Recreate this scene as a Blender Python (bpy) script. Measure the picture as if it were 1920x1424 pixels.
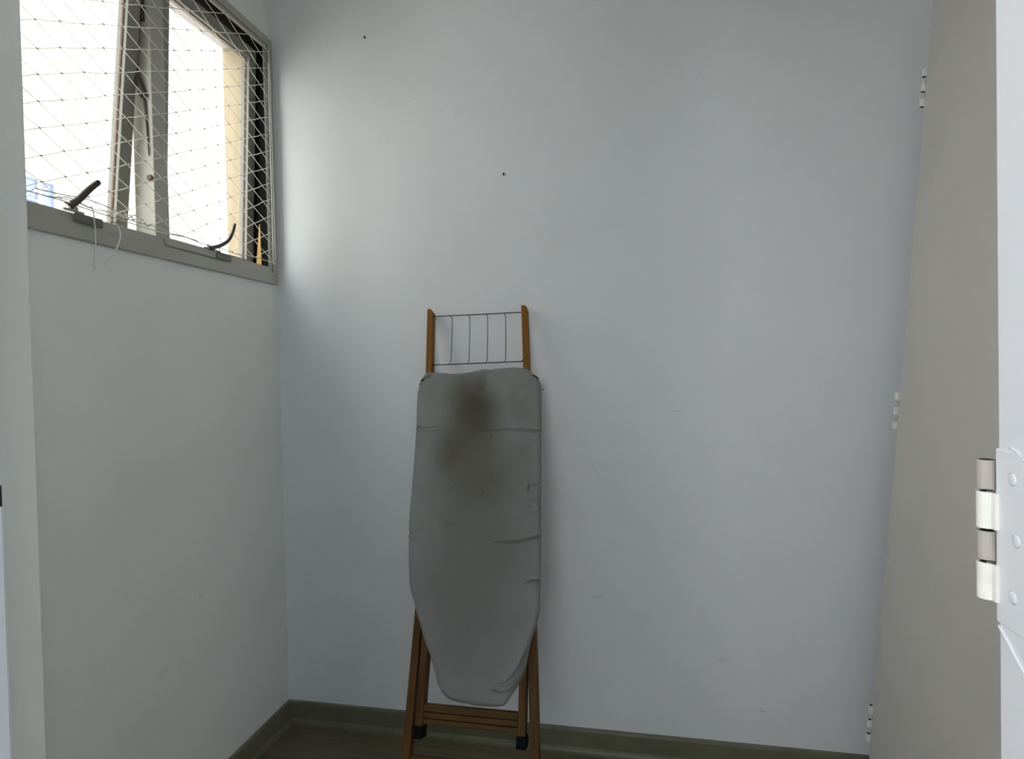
import bpy, bmesh, math, random
from mathutils import Vector, Matrix

# ------------------------------------------------------------------ reset
for o in list(bpy.data.objects):
    bpy.data.objects.remove(o)
scene = bpy.context.scene
COL = scene.collection
random.seed(7)
RAD = math.radians

# ------------------------------------------------------------------ camera
# room axes: x to the right along the far wall, y into the far wall, z up (metres)
cam = bpy.data.cameras.new('camera')
cam.sensor_fit = 'HORIZONTAL'
cam.sensor_width = 36.0
cam.lens = 1118.87 / 1920 * 36.0
cam.clip_start = 0.02
camo = bpy.data.objects.new('camera', cam)
COL.objects.link(camo)
RT = Vector((0.98046, 0.19552, -0.0212)).normalized()
FW = Vector((-0.1958, 0.9805, -0.0174)).normalized()
UP = RT.cross(FW).normalized()
RT = FW.cross(UP).normalized()
camo.matrix_world = Matrix(((RT.x, UP.x, -FW.x, 1.1107), (RT.y, UP.y, -FW.y, -1.7424),
                            (RT.z, UP.z, -FW.z, 1.13), (0, 0, 0, 1)))
scene.camera = camo

# ------------------------------------------------------------------ world / exposure
world = bpy.data.worlds.new('overcast_sky')
scene.world = world
world.use_nodes = True
wn = world.node_tree
wn.nodes['Background'].inputs['Color'].default_value = (1.0, 0.985, 0.965, 1)
wn.nodes['Background'].inputs['Strength'].default_value = 8.2
vs = scene.view_settings
vs.view_transform = 'Standard'
vs.look = 'None'
vs.gamma = 1.0
vs.use_curve_mapping = False
vs.exposure = 0.0
scene.cycles.max_bounces = 12
scene.cycles.diffuse_bounces = 8
scene.cycles.transparent_max_bounces = 24
scene.cycles.use_denoising = True
scene.cycles.sample_clamp_indirect = 6.0


# ------------------------------------------------------------------ materials
def nn(nt, kind, **kw):
    n = nt.nodes.new(kind)
    for k, v in kw.items():
        setattr(n, k, v)
    return n


def mat(name, col, rough=0.6, metal=0.0, var=0.06, nscale=8.0, bump=0.0, bscale=60.0, stretch=None, spec=0.5):
    m = bpy.data.materials.new(name)
    m.use_nodes = True
    nt = m.node_tree
    b = nt.nodes['Principled BSDF']
    b.inputs['Roughness'].default_value = rough
    b.inputs['Metallic'].default_value = metal
    b.inputs['Specular IOR Level'].default_value = spec
    tc = nn(nt, 'ShaderNodeTexCoord')
    mp = nn(nt, 'ShaderNodeMapping')
    nt.links.new(tc.outputs['Object'], mp.inputs['Vector'])
    if stretch:
        mp.inputs['Scale'].default_value = stretch
    nz = nn(nt, 'ShaderNodeTexNoise')
    nz.inputs['Scale'].default_value = nscale
    nz.inputs['Detail'].default_value = 5
    nt.links.new(mp.outputs['Vector'], nz.inputs['Vector'])
    cr = nn(nt, 'ShaderNodeValToRGB')
    cr.color_ramp.elements[0].position = 0.3
    cr.color_ramp.elements[1].position = 0.7
    cr.color_ramp.elements[0].color = tuple(c * (1 - var) for c in col) + (1,)
    cr.color_ramp.elements[1].color = tuple(min(1, c * (1 + var)) for c in col) + (1,)
    nt.links.new(nz.outputs['Fac'], cr.inputs['Fac'])
    nt.links.new(cr.outputs['Color'], b.inputs['Base Color'])
    if bump:
        bz = nn(nt, 'ShaderNodeTexNoise')
        bz.inputs['Scale'].default_value = bscale
        bz.inputs['Detail'].default_value = 4
        nt.links.new(mp.outputs['Vector'], bz.inputs['Vector'])
        bp = nn(nt, 'ShaderNodeBump')
        bp.inputs['Strength'].default_value = bump
        bp.inputs['Distance'].default_value = 0.002
        nt.links.new(bz.outputs['Fac'], bp.inputs['Height'])
        nt.links.new(bp.outputs['Normal'], b.inputs['Normal'])
    m['_col'] = cr.name
    return m


def add_spots(m, spots, warp=0.0, wscale=12.0):
    """stains: (centre xyz, radii xyz, rotation xyz, colour, strength, softness) in object coordinates"""
    nt = m.node_tree
    b = nt.nodes['Principled BSDF']
    src = b.inputs['Base Color'].links[0].from_socket
    tc = nn(nt, 'ShaderNodeTexCoord')
    vec = tc.outputs['Object']
    if warp:
        nz = nn(nt, 'ShaderNodeTexNoise')
        nz.inputs['Scale'].default_value = wscale
        nz.inputs['Detail'].default_value = 3
        nt.links.new(vec, nz.inputs['Vector'])
        vm = nn(nt, 'ShaderNodeVectorMath', operation='MULTIPLY_ADD')
        nt.links.new(nz.outputs['Color'], vm.inputs[0])
        vm.inputs[1].default_value = (warp * 2,) * 3
        vm.inputs[2].default_value = (-warp,) * 3
        va = nn(nt, 'ShaderNodeVectorMath', operation='ADD')
        nt.links.new(vec, va.inputs[0])
        nt.links.new(vm.outputs[0], va.inputs[1])
        vec = va.outputs[0]
    for c, r, rot, colr, st, soft in spots:
        mp = nn(nt, 'ShaderNodeMapping', vector_type='TEXTURE')
        mp.inputs['Location'].default_value = c
        mp.inputs['Rotation'].default_value = rot
        mp.inputs['Scale'].default_value = r
        nt.links.new(vec, mp.inputs['Vector'])
        ln = nn(nt, 'ShaderNodeVectorMath', operation='LENGTH')
        nt.links.new(mp.outputs[0], ln.inputs[0])
        mr = nn(nt, 'ShaderNodeMapRange', interpolation_type='SMOOTHSTEP')
        mr.inputs['From Min'].default_value = 1.0
        mr.inputs['From Max'].default_value = 1.0 - soft
        mr.inputs['To Min'].default_value = 0.0
        mr.inputs['To Max'].default_value = st
        nt.links.new(ln.outputs['Value'], mr.inputs['Value'])
        mx = nn(nt, 'ShaderNodeMix', data_type='RGBA')
        nt.links.new(mr.outputs['Result'], mx.inputs['Factor'])
        nt.links.new(src, mx.inputs['A'])
        mx.inputs['B'].default_value = tuple(colr) + (1,)
        src = mx.outputs['Result']
    nt.links.new(src, b.inputs['Base Color'])


def wood_mat(name, c0, c1, axis=1):
    m = bpy.data.materials.new(name)
    m.use_nodes = True
    nt = m.node_tree
    b = nt.nodes['Principled BSDF']
    b.inputs['Roughness'].default_value = 0.6
    b.inputs['Specular IOR Level'].default_value = 0.2
    tc = nn(nt, 'ShaderNodeTexCoord')
    mp = nn(nt, 'ShaderNodeMapping')
    s = [90, 90, 90]
    s[axis] = 5
    mp.inputs['Scale'].default_value = s
    nt.links.new(tc.outputs['Object'], mp.inputs['Vector'])
    nz = nn(nt, 'ShaderNodeTexNoise')
    nz.inputs['Scale'].default_value = 1.0
    nz.inputs['Detail'].default_value = 6
    nz.inputs['Distortion'].default_value = 0.6
    nt.links.new(mp.outputs['Vector'], nz.inputs['Vector'])
    cr = nn(nt, 'ShaderNodeValToRGB')
    cr.color_ramp.elements[0].position = 0.32
    cr.color_ramp.elements[1].position = 0.72
    cr.color_ramp.elements[0].color = tuple(c0) + (1,)
    cr.color_ramp.elements[1].color = tuple(c1) + (1,)
    nt.links.new(nz.outputs['Fac'], cr.inputs['Fac'])
    nt.links.new(cr.outputs['Color'], b.inputs['Base Color'])
    bp = nn(nt, 'ShaderNodeBump')
    bp.inputs['Strength'].default_value = 0.15
    bp.inputs['Distance'].default_value = 0.001
    nt.links.new(nz.outputs['Fac'], bp.inputs['Height'])
    nt.links.new(bp.outputs['Normal'], b.inputs['Normal'])
    return m


WALLC = (0.80, 0.82, 0.80)
WALLF = (0.79, 0.815, 0.845)
M = {}
M['wall_far'] = mat('plaster_far', WALLF, 0.75, var=0.02, nscale=3, bump=0.25, bscale=220)
M['wall'] = mat('plaster', WALLC, 0.75, var=0.025, nscale=3, bump=0.25, bscale=220)
M['ceiling'] = mat('ceiling_paint', (0.72, 0.72, 0.71), 0.8, var=0.02)
M['hall'] = mat('hall_paint', (0.64, 0.75, 0.86), 0.7, var=0.02)
M['floor'] = wood_mat('vinyl_floor', (0.130, 0.113, 0.074), (0.170, 0.150, 0.102), axis=0)
M['base'] = mat('baseboard_paint', (0.15, 0.148, 0.098), 0.4, var=0.12, nscale=14, bump=0.1)
M['frame'] = mat('window_aluminium', (0.41, 0.405, 0.36), 0.45, metal=0.1, var=0.06, nscale=10)
M['sash'] = mat('sash_aluminium', (0.24, 0.235, 0.215), 0.45, metal=0.1, var=0.06, nscale=10)
M['gasket'] = mat('gasket_rubber', (0.16, 0.10, 0.08), 0.7)
M['black'] = mat('black_rubber', (0.004, 0.0042, 0.005), 0.8, spec=0.15)
M['catch'] = mat('catch_metal', (0.16, 0.16, 0.135), 0.5, metal=0.2)
M['lever'] = mat('lever_bronze', (0.07, 0.06, 0.05), 0.4, metal=0.3)
M['door'] = mat('door_paint', (0.60, 0.575, 0.545), 0.55, var=0.03, nscale=4, bump=0.12, bscale=120)
M['gloss'] = mat('gloss_white', (0.745, 0.775, 0.83), 0.3, var=0.015, nscale=6, bump=0.1, bscale=30)
M['hinge'] = mat('hinge_paint', (0.80, 0.80, 0.77), 0.4, var=0.06, nscale=60)
M['hinge_grey'] = mat('hinge_steel', (0.42, 0.39, 0.36), 0.5, var=0.08, nscale=60)
M['dark'] = mat('hole_shade', (0.02, 0.018, 0.015), 0.8)  # shade inside the bores and the strike hole, as a flat dark colour
M['reveal'] = mat('exterior_plaster', (0.40, 0.33, 0.235), 0.8, var=0.05, nscale=20)
M['soffit'] = mat('exterior_white', (0.62, 0.60, 0.64), 0.8)
M['facade'] = mat('facade_paint', (0.46, 0.43, 0.39), 0.8)
M['asphalt'] = mat('asphalt', (0.12, 0.12, 0.12), 0.9)
M['blue'] = mat('far_blue_metal', (0.10, 0.13, 0.27), 0.4)
M['green'] = mat('far_green_canvas', (0.30, 0.42, 0.40), 0.5)
M['wire'] = mat('steel_wire', (0.035, 0.038, 0.045), 0.5, metal=0.2)
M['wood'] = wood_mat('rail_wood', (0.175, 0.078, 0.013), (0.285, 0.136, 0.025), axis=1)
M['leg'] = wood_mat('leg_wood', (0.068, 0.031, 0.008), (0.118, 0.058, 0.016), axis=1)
M['sun_stripe'] = wood_mat('sunlit_stripe_paint', (0.62, 0.36, 0.12), (0.75, 0.47, 0.18), axis=2)  # orange of a sunlit stripe, put into the colour
M['slat'] = wood_mat('slat_wood', (0.072, 0.036, 0.010), (0.120, 0.064, 0.020), axis=0)
M['hem'] = mat('hem_thread', (0.40, 0.41, 0.41), 0.8)
M['knot'] = mat('net_knot_string', (0.42, 0.41, 0.39), 0.7)
M['cord'] = mat('white_cord', (0.78, 0.77, 0.72), 0.6)

# board cover cloth with its scorch stain (local x right, y up the board, floor = 0)
BL = 1.40925
M['cover'] = mat('cover_cloth', (0.225, 0.232, 0.227), 0.85, var=0.07, nscale=9, bump=0.5, bscale=700)
STN = (0.055, 0.050, 0.028)


def sp(a, b, ra, rb, rot, col, st, soft):
    return ((a, BL - b, 0.0), (ra, rb, 0.5), (0, 0, RAD(rot)), col, st, soft)


GRM = (0.150, 0.150, 0.140)
add_spots(M['cover'], [
    sp(0.05, 0.72, 0.19, 0.42, 0, GRM, 0.85, 0.8),
    sp(0.05, 0.55, 0.16, 0.20, 0, (0.145, 0.142, 0.122), 0.6, 1.0),
    sp(0.020, 0.39, 0.125, 0.26, 14, (0.095, 0.090, 0.062), 0.8, 1.0),
    sp(0.034, 0.325, 0.085, 0.145, 24, STN, 0.85, 1.0),
    sp(-0.022, 0.445, 0.080, 0.12, -10, (0.085, 0.078, 0.045), 0.65, 1.0),
    sp(0.06, 0.52, 0.12, 0.10, 0, (0.12, 0.115, 0.09), 0.45, 1.0),
    sp(0.048, 0.262, 0.022, 0.04, -25, STN, 0.45, 1.0),
    sp(0.17, 0.47, 0.06, 0.09, 0, (0.15, 0.15, 0.14), 0.4, 1.0),
    sp(0.15, 0.33, 0.05, 0.07, 30, (0.155, 0.155, 0.145), 0.4, 1.0),
], warp=0.03, wscale=11)
add_spots(M['cover'], [
    sp(0.188, 0.541, 0.007, 0.018, -8, (0.055, 0.055, 0.050), 0.75, 1.0),
    sp(0.205, 0.535, 0.010, 0.004, 0, (0.072, 0.072, 0.066), 0.6, 1.0),
    sp(0.081, 0.410, 0.005, 0.005, 0, (0.055, 0.050, 0.039), 0.8, 1.0),
    sp(0.068, 0.557, 0.008, 0.005, 10, (0.066, 0.066, 0.050), 0.7, 1.0),
    sp(-0.015, 0.546, 0.014, 0.006, 25, (0.077, 0.074, 0.058), 0.6, 1.0),
    sp(0.055, 0.8835, 0.026, 0.0012, -1, (0.110, 0.110, 0.105), 0.8, 0.9),
    sp(-0.02, 0.64, 0.02, 0.012, 0, (0.132, 0.132, 0.124), 0.5, 1.0),
], warp=0.003, wscale=60)

# scuffs on the plaster (world metres, wall objects sit at the origin)
SC = (0.40, 0.40, 0.42)
add_spots(M['wall_far'], [
    ((1.0005, 0, 0.838), (0.0016, 1, 0.052), (0, RAD(-34), 0), SC, 0.55, 0.9),
    ((1.235, 0, 1.002), (0.022, 1, 0.004), (0, 0, 0), SC, 0.35, 1.0),
    ((1.453, 0, 0.1635), (0.012, 1, 0.005), (0, 0, 0), SC, 0.6, 1.0),
    ((1.0, 0, 0.46), (0.03, 1, 0.006), (0, 0, 0), SC, 0.3, 1.0),
    ((1.35, 0, 0.30), (0.03, 1, 0.012), (0, 0, 0), SC, 0.2, 1.0),
], warp=0.004, wscale=50)

add_spots(M['wall'], [((0, -0.3895, 0.5607), (1, 0.010, 0.005), (RAD(-30), 0, 0), SC, 0.5, 1.0),
                      ((0, -0.52, 0.42), (1, 0.03, 0.02), (0, 0, 0), SC, 0.12, 1.0)], warp=0.004, wscale=50)

g = bpy.data.materials.new('clear_glass')
g.use_nodes = True
gt = g.node_tree
gt.nodes.remove(gt.nodes['Principled BSDF'])
tr = nn(gt, 'ShaderNodeBsdfTransparent')
tr.inputs['Color'].default_value = (0.95, 0.97, 0.96, 1)
gl = nn(gt, 'ShaderNodeBsdfGlossy')
gl.inputs['Roughness'].default_value = 0.02
mxs = nn(gt, 'ShaderNodeMixShader')
mxs.inputs[0].default_value = 0.06
gt.links.new(tr.outputs[0], mxs.inputs[1])
gt.links.new(gl.outputs[0], mxs.inputs[2])
gt.links.new(mxs.outputs[0], gt.nodes['Material Output'].inputs['Surface'])
M['glass'] = g

g = bpy.data.materials.new('nylon_string')
g.use_nodes = True
gt = g.node_tree
gt.nodes.remove(gt.nodes['Principled BSDF'])
df = nn(gt, 'ShaderNodeBsdfDiffuse')
df.inputs['Color'].default_value = (0.86, 0.85, 0.80, 1)
tl = nn(gt, 'ShaderNodeBsdfTranslucent')
tl.inputs['Color'].default_value = (0.86, 0.85, 0.80, 1)
mxs = nn(gt, 'ShaderNodeMixShader')
mxs.inputs[0].default_value = 0.5
gt.links.new(df.outputs[0], mxs.inputs[1])
gt.links.new(tl.outputs[0], mxs.inputs[2])
gt.links.new(mxs.outputs[0], gt.nodes['Material Output'].inputs['Surface'])
M['nylon'] = g


# ------------------------------------------------------------------ geometry helpers
def box(bm, x, y, z, bev=0.0):
    vs_ = [bm.verts.new((a, b, c)) for c in z for b in y for a in x]
    fs = [(0, 2, 3, 1), (4, 5, 7, 6), (0, 1, 5, 4), (2, 6, 7, 3), (0, 4, 6, 2), (1, 3, 7, 5)]
    faces = [bm.faces.new([vs_[i] for i in f]) for f in fs]
    if bev:
        ed = {e for f in faces for e in f.edges}
        bmesh.ops.bevel(bm, geom=list(ed), offset=bev, segments=2, affect='EDGES', profile=0.5)


def hexa(bm, lo, hi, bev=0.0):
    """solid from two quads (each 4 points, same winding)"""
    a = [bm.verts.new(p) for p in lo]
    b = [bm.verts.new(p) for p in hi]
    fs = [bm.faces.new(a[::-1]), bm.faces.new(b)]
    for i in range(4):
        j = (i + 1) % 4
        fs.append(bm.faces.new((a[i], a[j], b[j], b[i])))
    if bev:
        ed = {e for f in fs for e in f.edges}
        bmesh.ops.bevel(bm, geom=list(ed), offset=bev, segments=2, affect='EDGES', profile=0.5)


def tube(bm, pts, r, n=6, cap=True, r_end=None):
    pts = [Vector(p) for p in pts]
    rings = []
    up = None
    for i, p in enumerate(pts):
        d = (pts[min(i + 1, len(pts) - 1)] - pts[max(i - 1, 0)]).normalized()
        if up is None:
            up = d.orthogonal().normalized()
        else:
            up = (up - d * up.dot(d)).normalized()
        side = d.cross(up)
        rr = r if r_end is None else r + (r_end - r) * i / (len(pts) - 1)
        rings.append([bm.verts.new(p + (up * math.cos(2 * math.pi * k / n) + side * math.sin(2 * math.pi * k / n)) * rr)
                      for k in range(n)])
    for A, B in zip(rings, rings[1:]):
        for k in range(n):
            bm.faces.new((A[k], A[(k + 1) % n], B[(k + 1) % n], B[k]))
    if cap:
        bm.faces.new(rings[0][::-1])
        bm.faces.new(rings[-1])


def spline(pts, k=6):
    pts = [Vector(p) for p in pts]
    out = []
    for i in range(len(pts) - 1):
        p0, p1, p2, p3 = pts[max(i - 1, 0)], pts[i], pts[i + 1], pts[min(i + 2, len(pts) - 1)]
        for j in range(k):
            t = j / k
            out.append(0.5 * ((2 * p1) + (p2 - p0) * t + (2 * p0 - 5 * p1 + 4 * p2 - p3) * t * t
                              + (3 * p1 - p0 - 3 * p2 + p3) * t ** 3))
    out.append(pts[-1])
    return out


def ring_tube(bm, c, r, ri, z0, z1, n=16, depth=0.006):
    """a hinge knuckle: a vertical barrel whose ends are bored"""
    cx, cy = c
    prof = [(ri, z0 + depth), (ri, z0), (r, z0), (r, z1), (ri, z1), (ri, z1 - depth)]
    rows = [[bm.verts.new((cx + q * math.cos(2 * math.pi * k / n), cy + q * math.sin(2 * math.pi * k / n), z))
             for k in range(n)] for q, z in prof]
    for A, B in zip(rows, rows[1:]):
        for k in range(n):
            bm.faces.new((A[k], A[(k + 1) % n], B[(k + 1) % n], B[k]))
    for f in (bm.faces.new(rows[0]), bm.faces.new(rows[-1][::-1])):
        f.material_index = 1  # shade inside the bore is painted dark
    for f in bm.faces:
        if all(abs((v.co.x - cx) ** 2 + (v.co.y - cy) ** 2 - ri * ri) < 1e-9 for v in f.verts):
            f.material_index = 1


def obj(name, bm, m, parent=None, smooth=False, **props):
    bmesh.ops.recalc_face_normals(bm, faces=bm.faces[:])
    me = bpy.data.meshes.new(name)
    bm.to_mesh(me)
    bm.free()
    if smooth:
        for p in me.polygons:
            p.use_smooth = True
    for mm in (m if isinstance(m, (list, tuple)) else [m]):
        me.materials.append(mm)
    o = bpy.data.objects.new(name, me)
    COL.objects.link(o)
    if parent:
        o.parent = parent
    for k, v in props.items():
        o[k] = v
    return o


def empty(name, loc=(0, 0, 0), rot=(0, 0, 0), parent=None, **props):
    o = bpy.data.objects.new(name, None)
    o.empty_display_size = 0.1
    o.location = loc
    o.rotation_euler = rot
    COL.objects.link(o)
    if parent:
        o.parent = parent
    for k, v in props.items():
        o[k] = v
    return o


def boxes(*bs, bev=0.0):
    bm = bmesh.new()
    for b in bs:
        box(bm, *b, bev)
    return bm


def struct(name, bm, m, parent=None, **kw):
    return obj(name, bm, m, parent, kind='structure', **kw)


# ------------------------------------------------------------------ the room shell
XL, XR = 0.0, 1.906            # inner faces of left and right walls
YD0, YD1 = -1.46, -1.32        # doorway wall
HC = 2.62                      # ceiling height
ZB, ZT = 1.4144, 2.1934        # window opening
WY0, WY1 = -0.95, -0.006

struct('floor', boxes(((-0.16, 2.75), (-3.75, 0.12), (-0.1, 0.0))), M['floor'])
struct('ceiling', boxes(((-0.16, 2.75), (-3.75, 0.12), (HC, HC + 0.1))), M['ceiling'])
struct('wall_far', boxes(((-0.16, XR + 0.15), (0.0, 0.12), (0, HC))), M['wall_far'])
struct('wall_left', boxes(((-0.16, 0), (-1.32, 0.0), (0, ZB)), ((-0.16, 0), (-1.32, 0.0), (ZT, HC)),
                          ((-0.16, 0), (-1.32, WY0), (ZB, ZT)), ((-0.16, 0), (WY1, 0.0), (ZB, ZT))), M['wall'])
struct('wall_right', boxes(((XR, XR + 0.15), (-1.32, 0.0), (0, HC))), M['wall'])
JL, JR = 0.572, 1.333          # inner faces of the door lining
struct('wall_near', boxes(((-0.16, JL - 0.03), (YD0, YD1), (0, HC)), ((JR + 0.03, 2.75), (YD0, YD1), (0, HC)),
                          ((JL - 0.03, JR + 0.03), (YD0, YD1), (2.13, HC))), M['wall'])
struct('wall_pilaster', boxes(((0.0, 0.346), (YD1, -1.10), (0, HC)), bev=0.003), M['wall'])

# unseen hall behind the viewer; window openings and blue paint added for fill light
HW = (-3.3, -1.6, 1.0, 2.3)
struct('wall_unseen_hall_left', boxes(((-0.16, 0.0), (-3.6, HW[0]), (0, HC)), ((-0.16, 0.0), (HW[1], YD0), (0, HC)),
                               ((-0.16, 0.0), (HW[0], HW[1]), (0, HW[2])),
                               ((-0.16, 0.0), (HW[0], HW[1]), (HW[3], HC))), M['hall'])
HR = (-3.3, -2.6, 1.2, 2.3)
struct('wall_unseen_hall_right', boxes(((2.6, 2.75), (-3.6, HR[0]), (0, HC)), ((2.6, 2.75), (HR[1], YD0), (0, HC)),
                                ((2.6, 2.75), (HR[0], HR[1]), (0, HR[2])), ((2.6, 2.75), (HR[0], HR[1]), (HR[3], HC))), M['hall'])
HB = (0.58, 1.24, 1.1, 1.85)
struct('wall_hall_back', boxes(((-0.16, HB[0]), (-3.75, -3.6), (0, HC)), ((HB[1], 2.75), (-3.75, -3.6), (0, HC)),
                               ((HB[0], HB[1]), (-3.75, -3.6), (0, HB[2])), ((HB[0], HB[1]), (-3.75, -3.6), (HB[3], HC))), M['hall'])
# the street far below
struct('ground', boxes(((-60, -0.4), (-60, 60), (-6.2, -6.0))), M['asphalt'])


# baseboards: a board with a rounded quarter bead at its foot
def baseboard(name, x0, x1, axis):
    prof = [(0.0, 0.0), (0.022, 0.0), (0.0215, 0.008), (0.019, 0.014), (0.0145, 0.018), (0.013, 0.0185),
            (0.013, 0.064), (0.011, 0.07), (0.0, 0.07)]
    bm = bmesh.new()
    rows = []
    for t in (x0, x1):
        rows.append([bm.verts.new((t, -d, z)) if axis == 'x' else bm.verts.new((d, t, z)) for d, z in prof])
    n = len(prof)
    for k in range(n):
        bm.faces.new((rows[0][k], rows[0][(k + 1) % n], rows[1][(k + 1) % n], rows[1][k]))
    bm.faces.new(rows[0])
    bm.faces.new(rows[1][::-1])
    return struct(name, bm, M['base'])


baseboard('baseboard_far', 0.0, XR, 'x')
baseboard('baseboard_left', -1.10, -0.012, 'y')

# ------------------------------------------------------------------ window
# exterior reveals of the opening
struct('trim_1', boxes(((-0.162, -0.058), (WY1 - 0.012, WY1), (ZB + 0.012, ZT - 0.012))), M['reveal'])
struct('trim_2', boxes(((-0.162, -0.058), (WY0, WY1), (ZT - 0.012, ZT))), M['soffit'])
struct('trim_3', boxes(((-0.19, -0.058), (WY0, WY1), (ZB, ZB + 0.012))), M['reveal'])

win = empty('window_1', (0, 0, 0), kind='structure')
FX = (-0.058, 0.006)
bm = boxes((FX, (WY1 - 0.046, WY1), (ZB, ZT)), (FX, (WY0, WY0 + 0.045), (ZB, ZT)), bev=0.002)
obj('frame_stile', bm, M['frame'], win)
obj('frame_sill', boxes((FX, (WY0 + 0.045, WY1 - 0.046), (ZB, ZB + 0.052)),
                        ((0.006, 0.011), (WY0 + 0.045, WY1 - 0.046), (ZB, ZB + 0.030)),
                        ((0.006, 0.012), (-0.479, -0.29), (ZB + 0.034, ZB + 0.052)), bev=0.0015), M['frame'], win)
obj('frame_head', boxes((FX, (WY0 + 0.045, WY1 - 0.046), (ZT - 0.045, ZT)), bev=0.002), M['frame'], win)
# inner rebate steps of the frame, dark gap behind
obj('frame_rebate', boxes(((0.0062, 0.0085), (WY1 - 0.030, WY1 - 0.026), (ZB + 0.036, ZT - 0.026)),
                          ((0.0062, 0.0085), (WY0 + 0.03, WY1 - 0.031), (ZT - 0.030, ZT - 0.026))), M['sash'], win)
obj('seal_strip', boxes(((-0.057, 0.0035), (WY1 - 0.0478, WY1 - 0.0462), (ZB + 0.053, ZT - 0.046)),
                        ((-0.057, 0.0035), (WY0 + 0.046, WY1 - 0.048), (ZT - 0.0470, ZT - 0.0455))), M['black'], win)
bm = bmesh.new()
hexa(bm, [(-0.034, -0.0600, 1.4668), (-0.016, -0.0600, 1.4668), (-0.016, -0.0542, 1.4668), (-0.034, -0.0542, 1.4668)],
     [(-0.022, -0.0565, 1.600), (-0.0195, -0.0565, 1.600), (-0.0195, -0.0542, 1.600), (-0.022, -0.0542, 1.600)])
obj('sunlit_stripe', bm, M['sun_stripe'], win)  # sliver shaped and coloured as the sunlit stripe beside the sash
obj('mullion', boxes(((-0.058, -0.002), (-0.497, -0.452), (ZB + 0.052, ZT - 0.045)), bev=0.002), M['frame'], win)
for y0, y1 in ((-0.726, -0.662), (-0.305, -0.246)):
    k = obj('catch_plate', boxes(((0.0122, 0.0165), (y0, y1), (ZB + 0.0335, ZB + 0.0515)), bev=0.001), M['catch'], win)


def sash(y0, y1, ang, u0):
    """an awning sash hung at its head, swung outward at the foot; local z down from the hinge line"""
    zt, L = ZT - 0.058, 0.684
    s = empty('sash', (u0, 0, zt), (0, RAD(ang), 0), win)
    w, x = 0.034, (-0.028, 0.0)
    for a, b in ((y0, y0 + w), (y1 - w, y1)):
        obj('stile', boxes((x, (a, b), (-L, 0)), bev=0.0012), M['sash'], s)
    obj('rail', boxes((x, (y0 + w, y1 - w), (-w, 0)), bev=0.0012), M['sash'], s)
    obj('rail', boxes((x, (y0 + w, y1 - w), (-L, -L + w)), bev=0.0012), M['sash'], s)
    obj('glass_pane', boxes(((-0.022, -0.018), (y0 + w - 0.004, y1 - w + 0.004), (-L + w - 0.004, -w + 0.004))), M['glass'], s)
    e = 0.0022
    obj('gasket', boxes(((-0.0150, -0.0100), (y1 - w - e, y1 - w - 0.0001), (-L + w, -w)),
                        ((-0.0150, -0.0100), (y0 + w, y1 - w), (-w - e, -w - 0.0001))), M['gasket'], s)
    return s


sl = sash(-0.925, -0.506, 6.1, -0.003)
sr = sash(-0.444, -0.054, 2.7, -0.016)


def lever(base, pts, r0, r1, flat):
    h = obj('lever_base', boxes(((0.0065, 0.0115), base, (ZB + 0.0525, ZB + 0.0575)), ((0.0065, 0.0125), (base[0] + 0.012, base[0] + 0.03), (ZB + 0.0540, ZB + 0.0650)), bev=0.001),
            M['frame'], win)
    bm = bmesh.new()
    pts = spline(pts, 5)
    tube(bm, pts, r0, 10, r_end=r1)
    bmesh.ops.create_uvsphere(bm, u_segments=10, v_segments=6, radius=r1, matrix=Matrix.Translation(pts[-1]))
    obj('lever_handle', bm, M['lever'], h, smooth=True)


lever((-0.745, -0.700), [(0.010, -0.7330, 1.4765), (0.020, -0.7190, 1.4945), (0.028, -0.7030, 1.5180), (0.034, -0.6890, 1.5345)], 0.0075, 0.0060, 1)
lever((-0.345, -0.285), [(0.011, -0.328, 1.4705), (0.016, -0.294, 1.4835), (0.022, -0.268, 1.5015), (0.025, -0.251, 1.5270), (0.026, -0.241, 1.5530)], 0.0060, 0.0038, 1)
# friction stays on the side of the mullion, joining it to the left sash
bm = bmesh.new()
box(bm, (-0.050, -0.0135), (-0.5040, -0.4975), (1.980, 2.10), 0.001)
obj('stay_bracket', bm, M['lever'], win)
bm = bmesh.new()
tube(bm, spline([(-0.046, -0.503, 1.985), (-0.047, -0.503, 1.915), (-0.040, -0.503, 1.860), (-0.028, -0.5025, 1.825), (-0.018, -0.5015, 1.800)], 5), 0.0115, 8, r_end=0.0085)
tube(bm, spline([(-0.020, -0.5015, 1.803), (-0.0155, -0.5005, 1.74), (-0.012, -0.5000, 1.66)], 5), 0.0035, 8, r_end=0.0012)
obj('stay_arm', bm, M['lever'], win)
bm = bmesh.new()
bmesh.ops.create_cone(bm, cap_ends=True, segments=12, radius1=0.0085, radius2=0.0065, depth=0.006,
                      matrix=Matrix.Translation((-0.012, -0.4995, 1.607)) @ Matrix.Rotation(RAD(90), 4, 'X'))
obj('stay_rivet', bm, M['gasket'], win)

# ------------------------------------------------------------------ safety net over the window
net = empty('safety_net', (0.014, -0.48, 1.475), label='white knotted string safety net stretched across the window',
            category='net')
NX = 0.0
DY, DZ = 0.0506, 0.0255        # half diagonals of a mesh
ys = [(-0.03 - i * DY) for i in range(19)]
bm = bmesh.new()
kb = bmesh.new()


def np_(i, j):
    """knot position, i columns from the far end, j half rows from the foot"""
    random.seed(i * 131 + j * 17)
    y = -0.035 - i * DY + random.uniform(-0.0018, 0.0018)
    z = 1.480 + j * DZ + random.uniform(-0.0018, 0.0018)
    return Vector((NX + random.uniform(-0.0008, 0.0008), y + 0.48, z - 1.475))


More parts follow.
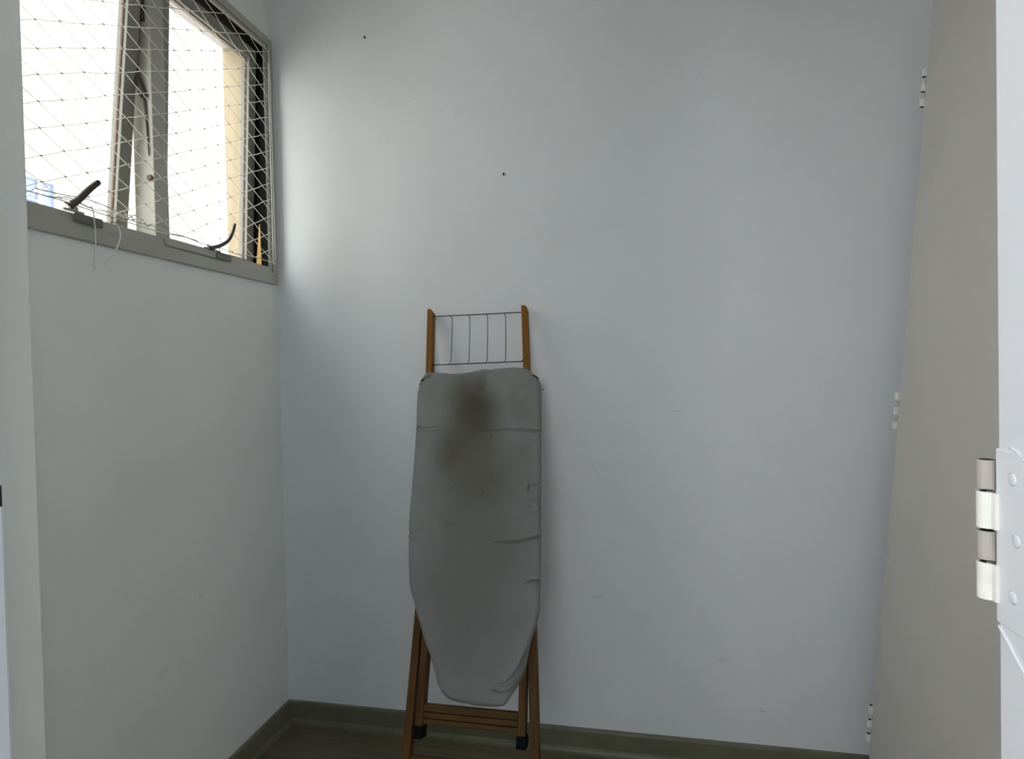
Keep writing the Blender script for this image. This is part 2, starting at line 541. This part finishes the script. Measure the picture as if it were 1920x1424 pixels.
NI, NJ = 18, 26
for i in range(NI + 1):
    for j in range(NJ + 1):
        if (i + j) % 2:
            continue
        p = np_(i, j)
        bmesh.ops.create_icosphere(kb, subdivisions=1, radius=0.0023,
                                   matrix=Matrix.Translation(p) @ Matrix.Diagonal((0.8, 1.35, 0.9, 1)))
        for dj in (1, -1):
            if i < NI and 0 <= j + dj <= NJ:
                q = np_(i + 1, j + dj)
                mid = (p + q) / 2 + Vector((0, 0, -0.0012))
                tube(bm, [p, mid, q], 0.00095, 5, cap=False)
obj('netting', bm, M['nylon'], net, smooth=True, kind='stuff')
obj('net_knots', kb, M['knot'], net, smooth=True, kind='stuff')


def wob(a, b, k=9, s=0.0015, seed=1):
    random.seed(seed)
    a, b = Vector(a), Vector(b)
    return [a.lerp(b, t / k) + Vector((random.uniform(-s, s) * 0.4, random.uniform(-s, s), random.uniform(-s, s)))
            for t in range(k + 1)]


bm = bmesh.new()
tube(bm, wob((0, 0.450, 0.0), (0, 0.448, 0.672), 10, 0.001, 2), 0.0014, 6)
tube(bm, wob((0, 0.438, 0.0), (0, 0.440, 0.670), 10, 0.001, 3), 0.0014, 6)
obj('border_cord', bm, M['cord'], net, smooth=True)
bm = bmesh.new()
tube(bm, wob((0, 0.450, 0.670), (0, -0.460, 0.668), 12, 0.0015, 4), 0.0014, 6)
obj('border_cord', bm, M['cord'], net, smooth=True)
bm = bmesh.new()
tube(bm, spline(wob((0, 0.450, 0.002), (0, -0.460, 0.006), 14, 0.004, 5), 4), 0.0014, 6)
tube(bm, spline(wob((0.002, 0.10, 0.004), (0.003, -0.30, 0.010), 9, 0.005, 6), 4), 0.0012, 6)
obj('border_cord', bm, M['cord'], net, smooth=True)
bm = bmesh.new()
for k in range(5):
    y = -0.145 + 0.016 * k
    tube(bm, spline([(0.004, y - 0.02, 0.010), (0.008, y - 0.005, 0.016 + 0.004 * (k % 2)), (0.005, y + 0.012, 0.006),
                     (0.007, y + 0.026, 0.011)], 5), 0.0014, 6)
obj('tied_knot', bm, M['cord'], net, smooth=True)
for y in (0.165, 0.185, 0.33, 0.275):
    bm = bmesh.new()
    tube(bm, [(0.001, y, 0.004), (0.004, y + 0.002, -0.012 + 0.02 * (y > 0.3))], 0.0012, 6)
    obj('cord_tail', bm, M['cord'], net, smooth=True)
# the loose end hanging below the sill
bm = bmesh.new()
P = [(-0.002, -0.2900, 0.008), (0.003, -0.2600, 0.016), (0.006, -0.2206, 0.0079), (0.007, -0.2117, 0.0080), (0.007, -0.2068, -0.0239), (0.007, -0.2064, -0.0792),
     (0.006, -0.2088, -0.1130), (0.006, -0.2050, -0.1165), (0.007, -0.1935, -0.1103), (0.008, -0.1589, -0.0701), (0.007, -0.1439, -0.0382), (0.006, -0.1472, -0.0157), (0.004, -0.1631, -0.0045)]
tube(bm, spline(P, 7), 0.0014, 6)
obj('loose_loop', bm, M['cord'], net, smooth=True)
bm = bmesh.new()
tube(bm, spline([(0.004, -0.330, 0.014), (0.010, -0.280, 0.016), (0.008, -0.225, 0.022), (0.012, -0.178, 0.018), (0.008, -0.130, 0.010)], 6),
     0.0013, 6)
obj('loose_loop', bm, M['cord'], net, smooth=True)

# ------------------------------------------------------------------ across the street
fac = empty('apartment_facade', (-4.0, 0, -6), label='pale building facade seen outdoors through the window net, with a bluish window',
            category='building')
obj('facade_wall', boxes(((-0.3, 0.0), (-6, 14), (0, 12.4))), M['facade'], fac)
fw = obj('facade_window', boxes(((0.0, 0.05), (1.60, 1.66), (8.2, 8.95)), ((0.0, 0.05), (2.77, 2.84), (8.2, 8.95)),
                                ((0.0, 0.05), (1.66, 2.77), (8.88, 8.95)), ((0.0, 0.05), (1.66, 2.77), (8.2, 8.26)),
                                ((0.0, 0.04), (2.62, 2.65), (8.26, 8.88))), M['facade'], fac)
obj('facade_pane', boxes(((0.002, 0.02), (1.66, 2.77), (8.26, 8.88))), M['blue'], fw)
bm = bmesh.new()
for a, b in (((2.50, 8.72), (2.72, 8.84)), ((2.52, 8.66), (2.70, 8.58)), ((2.56, 8.74), (2.60, 8.80)), ((2.45, 8.70), (2.62, 8.69))):
    tube(bm, [(0.035, a[0], a[1]), (0.035, b[0], b[1])], 0.008, 5)
obj('window_grille', bm, M['facade'], fw)
obj('canvas_awning', boxes(((0.0, 0.12), (1.55, 2.78), (9.63, 9.69))), M['green'], fac)

# ------------------------------------------------------------------ door frame beside the viewer, with its empty hinge
dr = empty('door_1', (0, 0, 0), kind='structure')
obj('lining', boxes(((JR, JR + 0.03), (YD0 - 0.012, YD1), (0, 2.1)), bev=0.003), M['gloss'], dr)
ll = obj('lining', boxes(((JL - 0.03, JL), (YD0 - 0.012, YD1), (0, 2.1)), bev=0.003), M['gloss'], dr)
obj('lining', boxes(((JL - 0.03, JR + 0.03), (YD0 - 0.012, YD1), (2.1, 2.13)), bev=0.003), M['gloss'], dr)
obj('strike_hole_shade', boxes(((JL - 0.001, JL + 0.0008), (-1.334, -1.3225), (1.020, 1.0385)), bev=0.0005), M['dark'], ll)  # thin raised block painted dark as the shade of the hole

HZ0, HZ1 = 0.978, 1.0725       # foot and head of the visible hinge
hg = obj('hinge_leaf', boxes(((JR - 0.0010, JR + 0.002), (-1.352, -1.3205), (HZ0 - 0.012, HZ1 + 0.002)), bev=0.0009), M['gloss'], dr)
KN = [(0.9785, 1.0015), (1.0235, 1.0465)]
KC = (JR - 0.0025, YD1 + 0.0058)
for a, b in KN:
    bm = bmesh.new()
    ring_tube(bm, KC, 0.0056, 0.0040, a, b, 20)
    box(bm, (JR - 0.0030, JR + 0.0012), (YD1 - 0.004, YD1 + 0.0060), (a, b), 0.0004)
    obj('knuckle', bm, [M['hinge'], M['dark']], hg, smooth=False)
for a, b in ((1.0035, 1.0215), (1.0485, 1.0665)):
    bm = bmesh.new()
    ring_tube(bm, KC, 0.0053, 0.0040, a, b, 20)
    obj('spare_knuckle', bm, [M['hinge_grey'], M['dark']], hg, smooth=False)
for y, z in ((-1.3375, 1.058), (-1.3405, 1.022), (-1.337, 0.987)):
    bm = bmesh.new()
    bmesh.ops.create_cone(bm, cap_ends=True, segments=16, radius1=0.0046, radius2=0.0030, depth=0.0007,
                          matrix=Matrix.Translation((JR - 0.0012, y, z)) @ Matrix.Rotation(RAD(-90), 4, 'Y'))
    obj('screw', bm, M['gloss'], hg, smooth=True)
# a drip ridge of old paint round the leaf
bm = bmesh.new()
tube(bm, spline([(JR - 0.0004, -1.322, 0.964), (JR - 0.0004, -1.332, 0.957), (JR - 0.0004, -1.342, 0.949), (JR - 0.0004, -1.352, 0.944)], 4), 0.0010, 6)
tube(bm, spline([(JR - 0.0004, -1.334, 1.077), (JR - 0.0004, -1.343, 1.074), (JR - 0.0004, -1.350, 1.069)], 4), 0.0009, 6)
obj('paint_ridge', bm, M['gloss'], hg, smooth=True)

# ------------------------------------------------------------------ the unhung door leaning on the right wall
LEAN = math.atan(0.0853)
DT = 2.05
door = empty('leaning_door', (1.692, -0.06, 0.0035), (0, LEAN, 0),
             label='plain beige unhung door leaf leaning against the right wall, three hinges on its edge', category='door')
obj('door_panel', boxes(((0.0, 0.035), (-0.80, 0.0), (0.0, DT)), bev=0.0015), M['door'], door)
for zc in (0.184, 1.003, 1.818):
    hl = obj('hinge', boxes(((0.001, 0.028), (-0.001, 0.0018), (zc - 0.047, zc + 0.047)), bev=0.0005), M['hinge'], door)
    for k in (-1, 0, 1):
        c = zc + k * 0.0375
        bm = bmesh.new()
        ring_tube(bm, (-0.002, 0.0072), 0.0062, 0.0048, c - 0.0095, c + 0.0095, 16, depth=0.008)
        box(bm, (-0.001, 0.003), (0.001, 0.0065), (c - 0.0095, c + 0.0095))
        obj('knuckle', bm, [M['hinge'], M['dark']], hl)
    bm = bmesh.new()
    for c in (zc - 0.01875, zc + 0.01875):
        box(bm, (0.000, 0.004), (0.0018, 0.0035), (c - 0.008, c + 0.008))
    obj('knuckle_gap', bm, M['hinge_grey'], hl)

# ------------------------------------------------------------------ two nails left in the far wall
for x, z, lab in ((0.3232, 2.164, 'tiny dark nail in the far wall, high up near the window'),
                  (0.7516, 1.708, 'tiny dark nail in the far wall, above the ironing board')):
    bm = bmesh.new()
    tube(bm, [(0, 0.004, 0.001), (0, -0.006, -0.0005)], 0.0017, 8)
    bmesh.ops.create_cone(bm, cap_ends=True, segments=12, radius1=0.0030, radius2=0.0026, depth=0.0012,
                          matrix=Matrix.Translation((0, -0.006, -0.001)) @ Matrix.Rotation(RAD(80), 4, 'X') @ Matrix.Diagonal((0.8, 1.5, 1, 1)))
    o = obj('nail', bm, M['black'], None, label=lab, category='nail', group='nails in the far wall')
    o.location = (x, 0, z)

# ------------------------------------------------------------------ the ironing board
TH = RAD(20)
Otop = Vector((0.66, -0.0282, 1.3243))
bdir = Vector((0, -math.sin(TH), -math.cos(TH)))
board = empty('ironing_board', tuple(Otop + bdir * BL), (RAD(70), 0, 0),
              label='folded wooden ironing board with stained grey cloth cover leaning on the far wall', category='ironing board')


def L(a, b, n):
    """board coordinates: a across, b down from the top end, n out of the face"""
    return (a, BL - b, n)


def beam(name, top, bot, w0, w1, n0, n1, m=None, foot=False, chamfer=0.0, bev=0.0015):
    """a straight bar between two (a, b) points of its left edge; w widths, n0..n1 its depth"""
    bm = bmesh.new()
    (a0, b0), (a1, b1) = top, bot

    def quad(a, b, w, slant, ch=0.0):
        z = lambda n: b - (n * math.tan(TH) if slant else 0.0) * -1
        return [L(a, b if not slant else BL + n1 * math.tan(TH) * 1.0, n1),
                L(a + w, b + ch if not slant else BL + n1 * math.tan(TH), n1),
                L(a + w, b + ch if not slant else BL + n0 * math.tan(TH), n0),
                L(a, b if not slant else BL + n0 * math.tan(TH), n0)]
    lo = quad(a1, b1, w1, foot)
    hi = quad(a0, b0, w0, False, chamfer)
    hexa(bm, lo, hi, bev)
    return obj(name, bm, m or M['wood'], board)


# side rails showing above the cover, tops cut with a small slope
for a0, a1, nm in ((-0.1462, -0.1290, 0), (0.1404, 0.1575, 1)):
    bm = bmesh.new()
    w0, w1 = 0.0175, 0.0185
    n0, n1 = -0.0295, -0.001
    b0, b1 = 0.0085, 0.40
    s = (a1 - a0) / 0.24 * (b1 - b0)
    prof_t = [(a0, b0), (a0 + w0 * 0.62, b0), (a0 + w0, b0 + 0.008)]
    prof_b = [(a0 + s + w1, b1), (a0 + s, b1)]
    pf = prof_t + prof_b
    A = [bm.verts.new(L(a, b, n1)) for a, b in pf]
    B = [bm.verts.new(L(a, b, n0)) for a, b in pf]
    bm.faces.new(A)
    bm.faces.new(B[::-1])
    for i in range(5):
        j = (i + 1) % 5
        bm.faces.new((A[i], B[i], B[j], A[j]))
    bmesh.ops.bevel(bm, geom=list(bm.edges), offset=0.0012, segments=2, affect='EDGES', profile=0.5)
    obj('side_rail', bm, M['wood'], board)
# outer legs standing on the floor, inner legs with rubber feet folded against them
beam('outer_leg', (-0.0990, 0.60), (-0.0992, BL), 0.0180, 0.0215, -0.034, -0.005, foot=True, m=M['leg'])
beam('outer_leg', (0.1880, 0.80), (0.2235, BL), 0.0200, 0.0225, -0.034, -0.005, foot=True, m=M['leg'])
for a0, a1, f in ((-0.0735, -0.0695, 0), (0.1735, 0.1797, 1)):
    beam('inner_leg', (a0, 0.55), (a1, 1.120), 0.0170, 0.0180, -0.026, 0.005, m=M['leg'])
    bm = bmesh.new()
    fa = a1 - 0.0025
    hexa(bm, [L(fa, 1.1345, 0.009), L(fa + 0.0235, 1.1345, 0.009), L(fa + 0.0235, 1.1345, -0.030), L(fa, 1.1345, -0.030)],
         [L(fa, 1.1075, 0.0085), L(fa + 0.0230, 1.1075, 0.0085), L(fa + 0.0230, 1.1075, -0.030), L(fa, 1.1075, -0.030)], 0.003)
    obj('rubber_foot', bm, M['black'], board)
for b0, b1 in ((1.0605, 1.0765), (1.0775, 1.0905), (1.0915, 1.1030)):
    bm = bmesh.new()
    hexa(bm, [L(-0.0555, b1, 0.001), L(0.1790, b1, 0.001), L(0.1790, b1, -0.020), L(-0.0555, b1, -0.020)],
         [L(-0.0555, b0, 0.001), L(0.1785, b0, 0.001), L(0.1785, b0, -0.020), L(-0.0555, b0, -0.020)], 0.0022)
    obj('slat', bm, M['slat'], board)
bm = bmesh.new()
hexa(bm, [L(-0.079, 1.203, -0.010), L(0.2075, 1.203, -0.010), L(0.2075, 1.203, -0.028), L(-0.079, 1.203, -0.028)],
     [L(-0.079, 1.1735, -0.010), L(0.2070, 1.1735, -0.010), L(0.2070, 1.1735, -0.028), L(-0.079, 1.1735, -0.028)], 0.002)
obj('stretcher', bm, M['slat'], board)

# the wire iron rest between the rails
rest = empty('iron_rest', (0, 0, 0), parent=board)
bm = bmesh.new()
tube(bm, [L(-0.130, 0.0292, -0.012), L(0.142, 0.0266, -0.012)], 0.0015, 8)
obj('rest_bar', bm, M['wire'], rest, smooth=True)
bm = bmesh.new()
tube(bm, [L(-0.120, 0.1848, -0.012), L(0.156, 0.1797, -0.012)], 0.0015, 8)
obj('rest_bar', bm, M['wire'], rest, smooth=True)
for k in range(5):
    a = -0.0746 + 0.0542 * k
    bm = bmesh.new()
    if k < 4:
        tb = 0.0292 - (a + 0.13) * 0.0096
        bb = 0.1848 - (a + 0.12) * 0.0185
        pts = [L(a, tb - 0.001, -0.0135), L(a + 0.0030, tb + 0.006, -0.0145), L(a + 0.0052, tb + 0.014, -0.0145),
               L(a + 0.0090, tb + 0.075, -0.0145), L(a + 0.0118, bb - 0.016, -0.0145), L(a + 0.0110, bb - 0.008, -0.0145), L(a + 0.0075, bb + 0.001, -0.0135)]
    else:
        pts = [L(0.1500, 0.1715, -0.0145), L(0.1490, 0.176, -0.0145), L(0.1462, 0.1808, -0.0135)]
    tube(bm, spline(pts, 4), 0.0011, 6)
    obj('rest_wire', bm, M['wire'], rest, smooth=True)

# the padded deck and its cloth cover
OUT_TOP = [(-0.1404, 0.2793), (-0.1367, 0.2461), (-0.13, 0.2335), (-0.1219, 0.2193), (-0.0966, 0.2182), (-0.0775, 0.221),
           (-0.0459, 0.224), (-0.0195, 0.2238), (0.0081, 0.2204), (0.0384, 0.2148), (0.0764, 0.2125), (0.1065, 0.21),
           (0.132, 0.209), (0.159, 0.2112), (0.174, 0.2150), (0.181, 0.2240), (0.1864, 0.2289), (0.2, 0.2399), (0.2085, 0.256), (0.2112, 0.2917)]
OUT_R = [(0.2112, 0.2917), (0.2133, 0.3802), (0.2169, 0.4934), (0.2204, 0.6014), (0.2231, 0.7046), (0.2248, 0.7791),
         (0.2244, 0.8274), (0.2219, 0.849), (0.2163, 0.8729), (0.2094, 0.8932), (0.2035, 0.9133), (0.1992, 0.94)]
OUT_L = [(-0.1404, 0.2793), (-0.1387, 0.3183), (-0.1347, 0.3795), (-0.1323, 0.4393), (-0.1307, 0.4976), (-0.1299, 0.5687),
         (-0.1284, 0.6309), (-0.1247, 0.6781), (-0.1176, 0.7439), (-0.1092, 0.795), (-0.0978, 0.8223), (-0.0824, 0.8625),
         (-0.0643, 0.9041), (-0.0489, 0.9355)]
OUT_B = [(-0.0489, 0.9355), (-0.0346, 0.964), (-0.0148, 1.0123), (-0.0062, 1.0253), (0.0059, 1.0368), (0.0182, 1.0436), (0.0393, 1.0465),
         (0.0601, 1.0481), (0.0782, 1.0506), (0.0949, 1.0509), (0.119, 1.05), (0.1415, 1.0471), (0.1501, 1.0431),
         (0.1641, 1.0211), (0.1771, 1.0024), (0.1865, 0.9883), (0.1943, 0.963), (0.1992, 0.94)]


def resample(pts, n):
    d = [0.0]
    for p, q in zip(pts, pts[1:]):
        d.append(d[-1] + math.dist(p, q))
    out, k = [], 0
    for i in range(n):
        t = d[-1] * i / (n - 1)
        while k < len(d) - 2 and d[k + 1] < t:
            k += 1
        f = (t - d[k]) / (d[k + 1] - d[k])
        out.append((pts[k][0] + (pts[k + 1][0] - pts[k][0]) * f, pts[k][1] + (pts[k + 1][1] - pts[k][1]) * f))
    return out


def soft(pts, n, k=2):
    p = resample(pts, n)
    for _ in range(k):
        p = [p[0]] + [((p[i - 1][0] + 2 * p[i][0] + p[i + 1][0]) / 4, (p[i - 1][1] + 2 * p[i][1] + p[i + 1][1]) / 4)
                      for i in range(1, n - 1)] + [p[-1]]
    return p


NU, NV = 130, 420
top, bot = soft(OUT_TOP, NU), soft(OUT_B, NU)
lef, rig = soft(OUT_L, NV), soft(OUT_R, NV)
outline = top + rig[1:] + bot[::-1][1:] + lef[::-1][1:-1]


def seg_d(p, a, b):
    vx, vy = b[0] - a[0], b[1] - a[1]
    t = max(0, min(1, ((p[0] - a[0]) * vx + (p[1] - a[1]) * vy) / (vx * vx + vy * vy + 1e-12)))
    dx, dy = p[0] - a[0] - vx * t, p[1] - a[1] - vy * t
    s = vx * (p[1] - a[1]) - vy * (p[0] - a[0])
    return math.hypot(dx, dy), (1 if s > 0 else -1), t


def line_d(p, pl):
    best = (9, 1, 0)
    for k in range(len(pl) - 1):
        d, s, t = seg_d(p, pl[k], pl[k + 1])
        if d < best[0]:
            best = (d, s, (k + t) / (len(pl) - 1))
    return best


# (polyline from the hem inward, depth, width, ridge)
CREASES = [
    ([(0.2123, 0.3947), (0.1377, 0.391), (0.0502, 0.3932)], 0.0035, 0.0028, 0.0022),
    ([(-0.1345, 0.379), (-0.118, 0.3835), (-0.101, 0.3856), (-0.075, 0.3835), (-0.045, 0.383)], 0.0035, 0.003, 0.0022),
    ([(0.2215, 0.661), (0.198, 0.6705), (0.1718, 0.6772), (0.140, 0.680), (0.1075, 0.682)], 0.0050, 0.0032, 0.0030),
    ([(0.2245, 0.769), (0.2022, 0.7703), (0.1893, 0.7758)], 0.0045, 0.0035, 0.0025),
    ([(-0.1262, 0.6648), (-0.112, 0.670), (-0.0888, 0.6595)], 0.0040, 0.0035, 0.0020),
    ([(0.2190, 0.600), (0.205, 0.604)], 0.0025, 0.0025, 0.001),
    ([(0.2180, 0.532), (0.200, 0.536)], 0.0025, 0.0025, 0.001),
    ([(0.067, 0.222), (0.050, 0.245), (0.041, 0.262)], 0.0035, 0.009, 0.002),
    ([(-0.135, 0.248), (-0.118, 0.239), (-0.105, 0.240)], 0.0050, 0.0035, 0.0020),
    ([(-0.100, 0.220), (-0.107, 0.236), (-0.118, 0.248)], 0.0030, 0.004, 0.0025),
    ([(0.2085, 0.250), (0.196, 0.240), (0.180, 0.237)], 0.0050, 0.0035, 0.0015),
    ([(0.16, 0.28), (0.13, 0.32), (0.11, 0.35)], 0.0020, 0.014, 0.001),
    ([(0.19, 0.30), (0.17, 0.33), (0.13, 0.36)], 0.0018, 0.012, 0.001),
    ([(0.20, 0.42), (0.175, 0.46), (0.165, 0.50)], 0.0020, 0.014, 0.001),
    ([(-0.12, 0.30), (-0.09, 0.315), (-0.05, 0.335)], 0.0015, 0.014, 0.001),
    ([(0.20, 0.585), (0.185, 0.61), (0.18, 0.635)], 0.0018, 0.012, 0.001),
    ([(0.17, 0.87), (0.14, 0.95), (0.12, 1.01)], 0.0015, 0.02, 0.001),
]
FOLD = [(0.2216, 0.8395), (0.2162, 0.8694), (0.201, 0.9076), (0.1929, 0.9289), (0.1815, 0.9524), (0.1675, 0.9759), (0.150, 0.994), (0.128, 1.001)]
RIM = [(0.2049, 0.9109), (0.1975, 0.94), (0.1865, 0.9713), (0.1735, 0.9926), (0.160, 1.0075), (0.1422, 1.0128), (0.1229, 1.0087)]
bm = bmesh.new()
grid = []
for j in range(NV):
    # denser rows by the two ends come from the side curves themselves
    v = j / (NV - 1)
    row = []
    for i in range(NU):
        u = i / (NU - 1)
        a = [(1 - v) * top[i][k] + v * bot[i][k] + (1 - u) * lef[j][k] + u * rig[j][k]
             - ((1 - u) * (1 - v) * top[0][k] + u * (1 - v) * top[-1][k] + (1 - u) * v * bot[0][k] + u * v * bot[-1][k]) for k in (0, 1)]
        row.append(a)
    grid.append(row)
from bisect import bisect


def edge_dist(p):
    return min(seg_d(p, outline[k - 1], outline[k])[0] for k in range(len(outline)))


coarse = outline[::3]


def edge_fast(p):
    k = min(range(len(coarse)), key=lambda q: (coarse[q][0] - p[0]) ** 2 + (coarse[q][1] - p[1]) ** 2)
    c = 3 * k
    return min(seg_d(p, outline[(q - 1) % len(outline)], outline[q % len(outline)])[0] for q in range(c - 5, c + 6))


V = []
for j in range(NV):
    vr = []
    for i in range(NU):
        a, b = grid[j][i]
        d = 0.0 if i in (0, NU - 1) or j in (0, NV - 1) else edge_fast((a, b))
        R = 0.012
        q = max(0.0, 1 - d / R)
        h = 0.018 + R * math.sqrt(max(0.0, 1 - q * q))
        h += 0.0022 * math.sin(a * 31 + b * 9) * math.sin(b * 17 + 1.3) * min(1, d / 0.03)
        h += 0.0010 * math.sin(a * 83 - b * 41) * math.sin(b * 57) * min(1, d / 0.03)
        for pl, A, w, rg in CREASES:
            if abs(b - pl[0][1]) > 0.16:
                continue
            dd, sd, t = line_d((a, b), pl)
            if dd < 4 * w:
                fade = 1 - 0.85 * t
                h += fade * (-1.9 * A * math.exp(-(dd / w) ** 2) + (2.2 if sd > 0 else 0.6) * rg * math.exp(-((dd - 1.9 * w) / (1.1 * w)) ** 2))
        if b > 0.82:
            dd, sd, t = line_d((a, b), FOLD)
            if dd < 0.05:
                f = (1 - t) ** 0.6 * min(1, t * 8 + 0.3)
                inside = sd > 0
                if inside:
                    h += 0.0050 * f * math.exp(-(dd / 0.012) ** 2)
                else:
                    h -= 0.020 * f * (1 - math.exp(-(dd / 0.0025) ** 2)) * math.exp(-(dd / 0.035) ** 2)
            dr_, _, tr_ = line_d((a, b), RIM)
            h += 0.0150 * math.exp(-(dr_ / 0.0036) ** 2) * (1 - 0.55 * tr_)
        vr.append(bm.verts.new(L(a, b, max(h, 0.0095))))
    V.append(vr)
for j in range(NV - 1):
    for i in range(NU - 1):
        bm.faces.new((V[j][i], V[j][i + 1], V[j + 1][i + 1], V[j + 1][i]))
rim = V[0][:] + [V[j][-1] for j in range(1, NV)] + V[-1][::-1][1:] + [V[j][0] for j in range(NV - 2, 0, -1)]
ca, cb = 0.04, 0.62
prev = rim
for n_, sc in ((0.009, 1.0), (0.005, 0.985), (0.004, 0.93)):
    ring = []
    for w_ in rim:
        a, b = w_.co.x, BL - w_.co.y
        ring.append(bm.verts.new(L(ca + (a - ca) * sc, cb + (b - cb) * (1 - (1 - sc) * 0.4), n_)))
    for k in range(len(rim)):
        bm.faces.new((prev[k], prev[(k + 1) % len(rim)], ring[(k + 1) % len(rim)], ring[k]))
    prev = ring
obj('cloth_cover', bm, M['cover'], board, smooth=True)
# the wooden deck behind the cloth
bm = bmesh.new()
deck = [(ca + (a - ca) * 0.95, cb + (b - cb) * 0.965) for a, b in outline[::9]]
A = [bm.verts.new(L(a, b, 0.0105)) for a, b in deck]
B = [bm.verts.new(L(a, b, 0.0055)) for a, b in deck]
bm.faces.new(A)
bm.faces.new(B[::-1])
for k in range(len(deck)):
    bm.faces.new((A[k], A[k - 1], B[k - 1], B[k]))
obj('deck', bm, M['wood'], board)
# hem string along the right edge and the dark elastic at the two top corners
bm = bmesh.new()
tube(bm, [L(a + 0.0006, b, 0.013) for a, b in rig[110:347:9]], 0.0011, 6)
obj('hem_string', bm, M['hem'], board, smooth=True)
for pts in ([(-0.1345, 0.2475), (-0.128, 0.2425), (-0.119, 0.2400)], [(0.181, 0.2345), (0.194, 0.2375), (0.203, 0.2455)]):
    bm = bmesh.new()
    tube(bm, spline([L(a, b, 0.0245) for a, b in pts], 5), 0.0018, 6)
    obj('corner_elastic', bm, M['black'], board, smooth=True)
bm = bmesh.new()
bmesh.ops.create_icosphere(bm, subdivisions=2, radius=0.0032, matrix=Matrix.Translation(L(0.2135, 0.272, 0.012)) @ Matrix.Diagonal((1, 0.8, 1, 1)))
obj('thread_tuft', bm, M['cover'], board, smooth=True)
